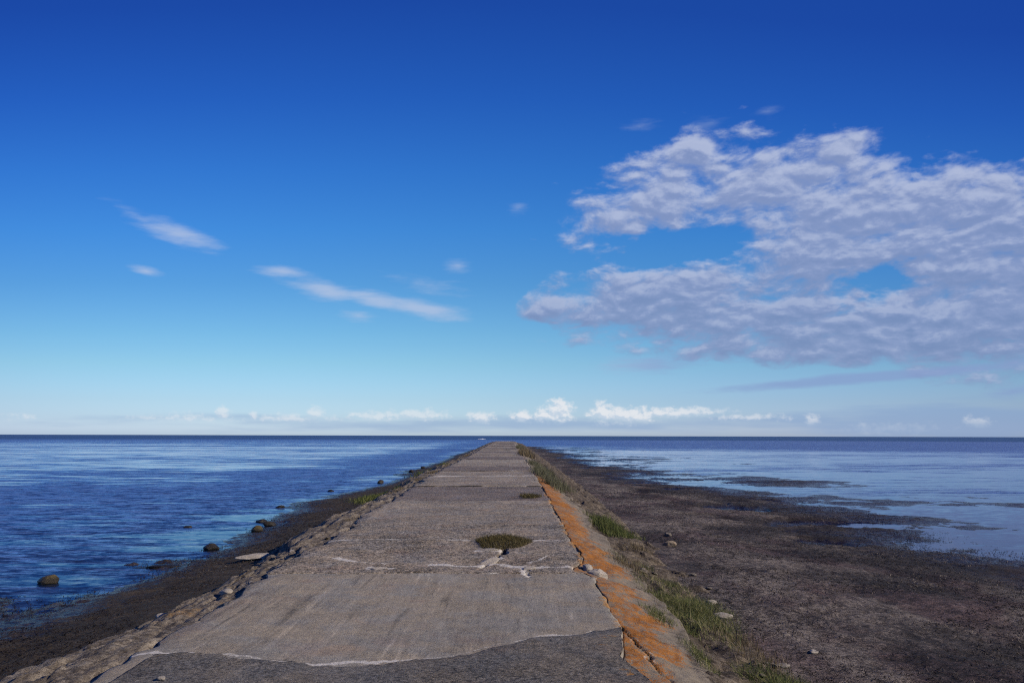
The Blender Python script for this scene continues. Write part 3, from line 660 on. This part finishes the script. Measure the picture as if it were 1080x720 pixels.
for i, (x, y, rx, ry, n, h, mt, lb) in enumerate([
    (1.52, 26., .30, 2.6, 2200, .42, M_SCRUB, 'grey-green scrub nearest the orange strip\'s far end'),
    (1.45, 32.5, .32, 3.4, 2300, .50, M_SCRUB, 'tall grey-green scrub clump on the right edge just past the orange strip'),
    (1.35, 42., .28, 2.6, 900, .36, M_SCRUB, 'low grey-green scrub on the right edge between two taller clumps'),
    (1.30, 60., .38, 6.5, 2200, .70, M_DRY, 'brownish scrub clump standing far along the right edge'),
    (1.35, 86., .35, 9., 1500, .55, M_SCRUB, 'farthest scrub clump, a dot near the right edge\'s vanishing end')]):
    blades('scrub_clump', n, x, y, ell(x, y, rx, ry, .5, 18, .16), apz, h*.4, h, .012*max(1, y/30), .7, mt, lb, 'scrub', 'scrub clumps on the right edge')
gl = on_z(397, 522, .3); 
blades('green_turf', 2600, gl[0], gl[1], ell(gl[0], gl[1], .62, 2.2, .5, 14, .25), lz, .06, .20, .022, .8, M_GREEN, 'nearer of two bright green turf patches on the left bank', 'grass', 'green turf patches on the left bank', tint=(0, .7))
gl = on_z(456, 497, .35)
blades('green_turf', 2200, gl[0], gl[1], ell(gl[0], gl[1], .6, 4.5, .5, 12, .35), lz, .08, .26, .035, .8, M_GREEN, 'farther of two green turf patches on the left bank', 'grass', 'green turf patches on the left bank', tint=(0, .7))
for x, y, rx, ry, n, lb in ((1.52, 8.35, .16, .42, 700, 'low green tuft growing on the orange apron beside the largest grass clump'), (1.62, 7.0, .12, .5, 520, 'low green tuft at the near edge of the orange apron'), (1.66, 12.4, .10, .5, 420, 'low green tuft at the outer edge of the orange apron beyond the broken chunks')):
    blades('grass_tuft', n, x, y, ell(x, y, rx, ry, .8), apz, .03, .12, .005, 1.5, M_GREEN, lb, 'grass')
# thin dry grass along both edges
def dry(x, y, rx, ry, n, h, lb, zf, grp): blades('dry_grass', n, x, y, ell(x, y, rx, ry, .5, 9, .12), zf, h*.4, h, .007*max(1, y/14), .8, M_DRY, lb, 'grass', grp)
for y in (15.5, 19., 24., 29., 34., 41., 50., 60.):
    dry(-3.05-random.uniform(0, .35), y, .20, 1.2*max(1, y/30), 420, .14, 'thin dry brown grass tuft at the left edge of the deck', lz, 'dry grass tufts at the left edge')
for x, y in ((2.2, 14.3), (2.3, 7.9), (1.75, 11.6)):
    dry(x, y, .28, .7, 520, .17, 'straw-coloured dry grass tuft on the right earth bank', apz, 'dry grass tufts on the right bank')

# ------------------------------------------------------------------ seaweed wrack: one mass nobody could count
def wrack(n, xa, xb, ya, yb, lmin, lmax, wd, bias):
    t = RNG.random(n); y = ya*(yb/ya)**t; x = RNG.uniform(xa, xb, n)
    keep = fbm(x/1.4, y/1.0, 3, 121)+.35*RNG.random(n) > -.05; x = x[keep]; y = y[keep]; n = len(x)
    a = RNG.uniform(0, 2*np.pi, n); L = RNG.uniform(lmin, lmax, n); c = RNG.normal(0, 1.4, n); seg = 4
    V = []
    z0 = RNG.uniform(.0, .018, n)
    px, py, an = x.copy(), y.copy(), a.copy()
    for i in range(seg+1):
        z = mud_z(px, py)+z0+.012*np.sin(i*1.7+a*3)+.006
        w_ = wd*RNG.uniform(.5, 1.2, n)*(1-.6*abs(i/seg-.4))
        ox = -np.sin(an)*w_/2; oy = np.cos(an)*w_/2
        V += [np.stack([px-ox, py-oy, z], -1), np.stack([px+ox, py+oy, z+RNG.uniform(-.006, .006, n)], -1)]
        px = px+np.cos(an)*L/seg; py = py+np.sin(an)*L/seg; an = an+c/seg*1.6
    V = np.stack(V, 1); k = 2*(seg+1); base = np.arange(n)[:, None]*k
    F = np.concatenate([base+np.array([[2*i, 2*i+1, 2*i+3, 2*i+2]]) for i in range(seg)], 0)
    T = np.repeat(np.clip(RNG.random(n)**1.5*(.75+bias)+.3*(fbm(x/2.2, y/1.6, 3, 122)), 0, 1), k)
    return V.reshape(-1, 3), F, T
parts = [wrack(30000, 2.5, 11, 5.2, 34, .03, .13, .007, .15), wrack(9000, -7.4, -4.3, 6.5, 30, .03, .12, .008, -.1)]
off = 0; VV = []; FF = []; TT = []
for V, F, T in parts: VV.append(V); FF.append(F+off); TT.append(T); off += len(V)
TT = np.concatenate(TT)
o = mesh_np('seaweed', np.concatenate(VV), np.concatenate(FF), M_WRACK, None, True, {'tint': TT, 'hgt': TT})
tag(o, 'tangled dark seaweed wrack strewn over the mud on both sides', 'seaweed', None, 'stuff')

# ------------------------------------------------------------------ rocks and broken pieces
import bmesh
def stone_mesh(name, seed, mat, flat=.7, angular=.35, sub=4):
    bm = bmesh.new(); bmesh.ops.create_icosphere(bm, subdivisions=sub, radius=1)
    r = np.random.default_rng(seed)
    planes = [(r.normal(size=3), r.uniform(.62, .95)) for _ in range(11)]
    co = np.array([v.co[:] for v in bm.verts])
    for nrm, d in planes:
        nrm = nrm/np.linalg.norm(nrm); s = co@nrm; co = co-np.outer(np.maximum(s-d, 0)*(.55+angular), nrm)
    nz = .09*fbm(co[:, 0]*1.7+seed, co[:, 1]*1.7+co[:, 2]*1.3, 4, seed)+.03*fbm(co[:, 0]*6+seed, co[:, 1]*6+co[:, 2]*5, 3, seed+3)
    co = co*(1+nz)[:, None]; co[:, 2] *= flat
    for v, c in zip(bm.verts, co): v.co = c
    me = bpy.data.meshes.new(name); bm.to_mesh(me); bm.free(); me.materials.append(mat)
    me.polygons.foreach_set('use_smooth', np.full(len(me.polygons), True)); return me
def rock(name, me, loc, scale, rot, label, cat, group=None):
    o = bpy.data.objects.new(name, me); COL.objects.link(o); o.location = loc; o.scale = [q*(.85 if group == G1 else 1) for q in scale]; o.rotation_euler = rot
    return tag(o, label, cat, group)
G1 = 'rocks in the shallows left of the causeway'
for i, (px, py, s, fl, mt, lb) in enumerate([
    (52, 613, .175, .85, M_ROCKO, 'big yellowish-brown weedy rock nearest the camera in the left shallows'),
    (198, 555, .13, .5, M_ROCKO, 'small olive rock alone in open water farther out from the left shore'),
    (223, 578, .17, .62, M_ROCKD, 'rounded black rock at the water\'s edge, left shore'),
    (271, 560, .17, .75, M_ROCKO, 'olive-topped rock in front of a pair of dark rocks at the left shoreline'),
    (284, 553.5, .19, .6, M_ROCKD, 'broad dark rock right of the olive-topped one at the left shoreline'),
    (275, 549.5, .19, .5, M_ROCKD, 'dark rock farthest from shore in the left cluster of three'),
    (295.5, 534.5, .16, .5, M_ROCKD, 'small low dark rock in calm water beyond the cluster of three'),
    (349, 517.5, .17, .55, M_ROCKD, 'small dark rock in rippled water off the left bank\'s nearer green patch'),
    (401.5, 509, .19, .85, M_ROCKD, 'upright dark rock in calm water off the left bank between the green patches'),
    (434, 498, .22, .6, M_ROCKD, 'dark rock at the left shoreline beside the farther green patch'),
    (446, 494, .22, .55, M_ROCKD, 'tiny dark rock at the left shoreline past the farther green patch')]):
    x, y = on_z(px, py, 0.02)
    rock('rock', stone_mesh('rock', 200+i, mt, fl, .3), (x, y, max(float(mud_z(x, y)), -.02)+s*fl*.32), (s*1.12, s, s), (0, 0, i*1.7), lb, 'rock', G1)
# weedy low lumps at the shore
for i, (px, py, s, lb) in enumerate([(148, 596, .17, 'low seaweed-covered black lump at the left water\'s edge, nearer of two'), (172, 595.5, .21, 'low seaweed-covered black lump at the left water\'s edge, longer of two')]):
    x, y = on_z(px, py, .04)
    rock('weedy_lump', stone_mesh('weedy_lump', 230+i, M_ROCKD, .3, .2), (x, y, float(mud_z(x, y))+.005), (s*1.4, s*.8, s*.55), (0, 0, .2), lb, 'rock', 'weedy lumps at the left shore')
# pale slab fallen on the left mud
x, y = on_z(270, 586.5, .22)
rock('fallen_slab', stone_mesh('fallen_slab', 240, M_PALE, .16, .4), (x, y, float(mud_z(x, y))+.055), (.36, .20, .30), (0, D2R(-3), D2R(8)), 'long flat pale slab jutting from the left bank over the dark mud', 'stone')
# stones on the right mud
for i, (px, py, s, mt, lb) in enumerate([(706, 575, .125, M_BUFF, 'buff block-shaped stone alone on the right mud'), (704, 563, .09, M_TAN, 'small grey stone just behind the buff block on the right mud'),
    (750, 639, .085, M_PALE, 'pale flat stone on the mud right of the big grass clump, farther of two'), (762, 655, .11, M_PALE, 'pale flat stone on the mud right of the big grass clump, nearer of two'),
    (729, 607, .08, M_TAN, 'grey flat stone on the mud just beyond the big grass clump'), (858, 690, .05, M_PALE, 'small pale pebble alone on the open mud at lower right'), (827, 706, .06, M_PALE, 'pale pebble among grass at the bottom of the right bank')]):
    x, y = on_z(px, py, .25)
    rock('stone', stone_mesh('stone', 260+i, mt, .62 if i < 2 else .34, .5), (x, y, float(max(mud_z(x, y), bankr_z(np.array(x), np.array(y)) if x < 3.1 else -1))+s*.18), (s*1.15, s*.9, s), (0, 0, i*2.1), lb, 'stone')
# broken chunks at the deck crack and at the chipped right edge
for i, (px, py, sx, sy, sz, rz, tl, lb) in enumerate([
    (515, 593, .19, .10, .05, 38, 9, 'tilted pale concrete shard along the crack below the round cushion plant'),
    (517, 580, .17, .06, .03, 2, 4, 'flat pale concrete sliver at the near rim of the round cushion plant'),
    (557, 600, .10, .07, .03, 20, 5, 'pale concrete chip where the deck crack forks'),
    (399, 599, .13, .07, .022, 0, 3, 'flat pale concrete flake left of centre beside the cross crack')]):
    x, y = on_deck(px, py)
    rock('concrete_shard', stone_mesh('concrete_shard', 280+i, M_PALE, .8, .6), (x, y, float(dz(x, y))+.004), (sx, sy, sz), (D2R(tl), D2R(-tl), D2R(rz)), lb, 'concrete piece')
for i, (dx, y, s, lb) in enumerate([(.02, 10.35, .09, 'farthest of three pale chunks broken from the deck\'s right edge'), (.10, 9.95, .13, 'biggest pale chunk broken from the deck\'s right edge, against the lichen'), (.0, 9.55, .07, 'nearest small pale chunk broken from the deck\'s right edge')]):
    rock('concrete_chunk', stone_mesh('concrete_chunk', 290+i, M_PALE, .6, .6), (XR+dx, y, float(deck_h(y))-.035), (s*.8, s*1.25, s), (.1, .15, i*1.3), lb, 'concrete piece', 'chunks broken from the right edge')
# loose rubble of the left bank
base = [stone_mesh('rubble_stone', 300+i, M_TAN, .30, .75, 3) for i in range(5)]+[stone_mesh('rubble_stone', 310+i, M_PALE, .3, .55, 3) for i in range(2)]
proto = None
for i in range(80):
    t = random.random(); y = 6.0*(34/6.0)**t; x = -2.95-abs(random.gauss(0, .42)); s = random.uniform(.018, .06)*(1+.008*y)
    if x < -4.2: x = -4.2
    bi = random.choice([0, 1, 2, 3, 4, 0, 1, 2, 3, 4, 5, 6])
    lb = 'flat tan stone in the rubble along the left edge' if bi < 5 else 'flat whitish stone in the rubble along the left edge'
    gp = 'tan rubble stones along the left edge' if bi < 5 else 'whitish rubble stones along the left edge'
    rock('rubble_stone', base[bi], (x, y, float(lz(np.array(x), np.array(y)))+s*.16), (s*random.uniform(.6, 1.2), s*random.uniform(1.0, 2.4), s*random.uniform(.5, 1.)), (random.uniform(-.25, .25), random.uniform(-.3, .2), random.uniform(-.5, .5)), lb, 'stone', gp)
for px, py, s, lb in ((171.5, 642, .075, 'rounded white stone at the foot of the left bank'), (239.5, 627.5, .085, 'flat white concrete chip on the left edge of the smooth slab'), (265, 619, .055, 'small white stone beside a reddish patch on the left edge'), (170, 718, .03, 'tiny white pebble on the asphalt at the bottom edge')):
    x, y = on_z(px, py, .62 if px > 200 else .42)
    if px == 170: x, y = on_deck(px, py)
    z = float(lz(np.array(x), np.array(y))) if px != 170 else float(dz(x, y))+.015
    rock('white_stone', stone_mesh('white_stone', int(320+px), M_PALE, .5, .5, 3), (x, y, z+s*.25), (s, s*1.1, s), (0, 0, .4), lb, 'stone')
# loose stones of the right bank
for i in range(34):
    t = random.random(); y = 5.6*(24/5.6)**t; x = 1.68+abs(random.gauss(0, .45)); s = random.uniform(.025, .07)*(1+.025*y)
    rock('bank_stone', base[random.randrange(5)], (x, y, float(bz(np.array(x), np.array(y)))+s*.15), (s*.9, s*1.4, s), (random.uniform(-.2, .2), random.uniform(0, .4), random.uniform(-.5, .5)), 'flat tan stone in the earth bank below the orange apron', 'stone', 'stones in the right bank')
# white streak of a breaking wave far out
x, y = on_z(508, 462.9, .0)
n = 40; t = np.linspace(-1, 1, n); hw = np.sqrt(np.clip(1-t*t, 0, 1))
ring = []
for a in np.linspace(0, np.pi, 7):
    ring.append(np.stack([t*3.1, np.cos(a)*1.6*hw+.3*vn(t*4, t*0, 3), np.sin(a)*(.34*hw*(1+.4*vn(t*5, t*0, 8)))-.05], -1))
o = mesh_np('foam_crest', np.concatenate(ring), grid_faces(7, n), M_FOAM); o.location = (x, y, 0)
tag(o, 'short white streak of breaking foam far out, left of the causeway\'s end', 'foam')

sc.render.engine = 'CYCLES'
sc.cycles.use_denoising = False; sc.cycles.sample_clamp_indirect = 3; sc.cycles.use_adaptive_sampling = True; sc.cycles.adaptive_threshold = .02
sc.cycles.max_bounces = 4; sc.cycles.diffuse_bounces = 2; sc.cycles.glossy_bounces = 2; sc.cycles.transparent_max_bounces = 6
sc.cycles.filter_width = 1.2
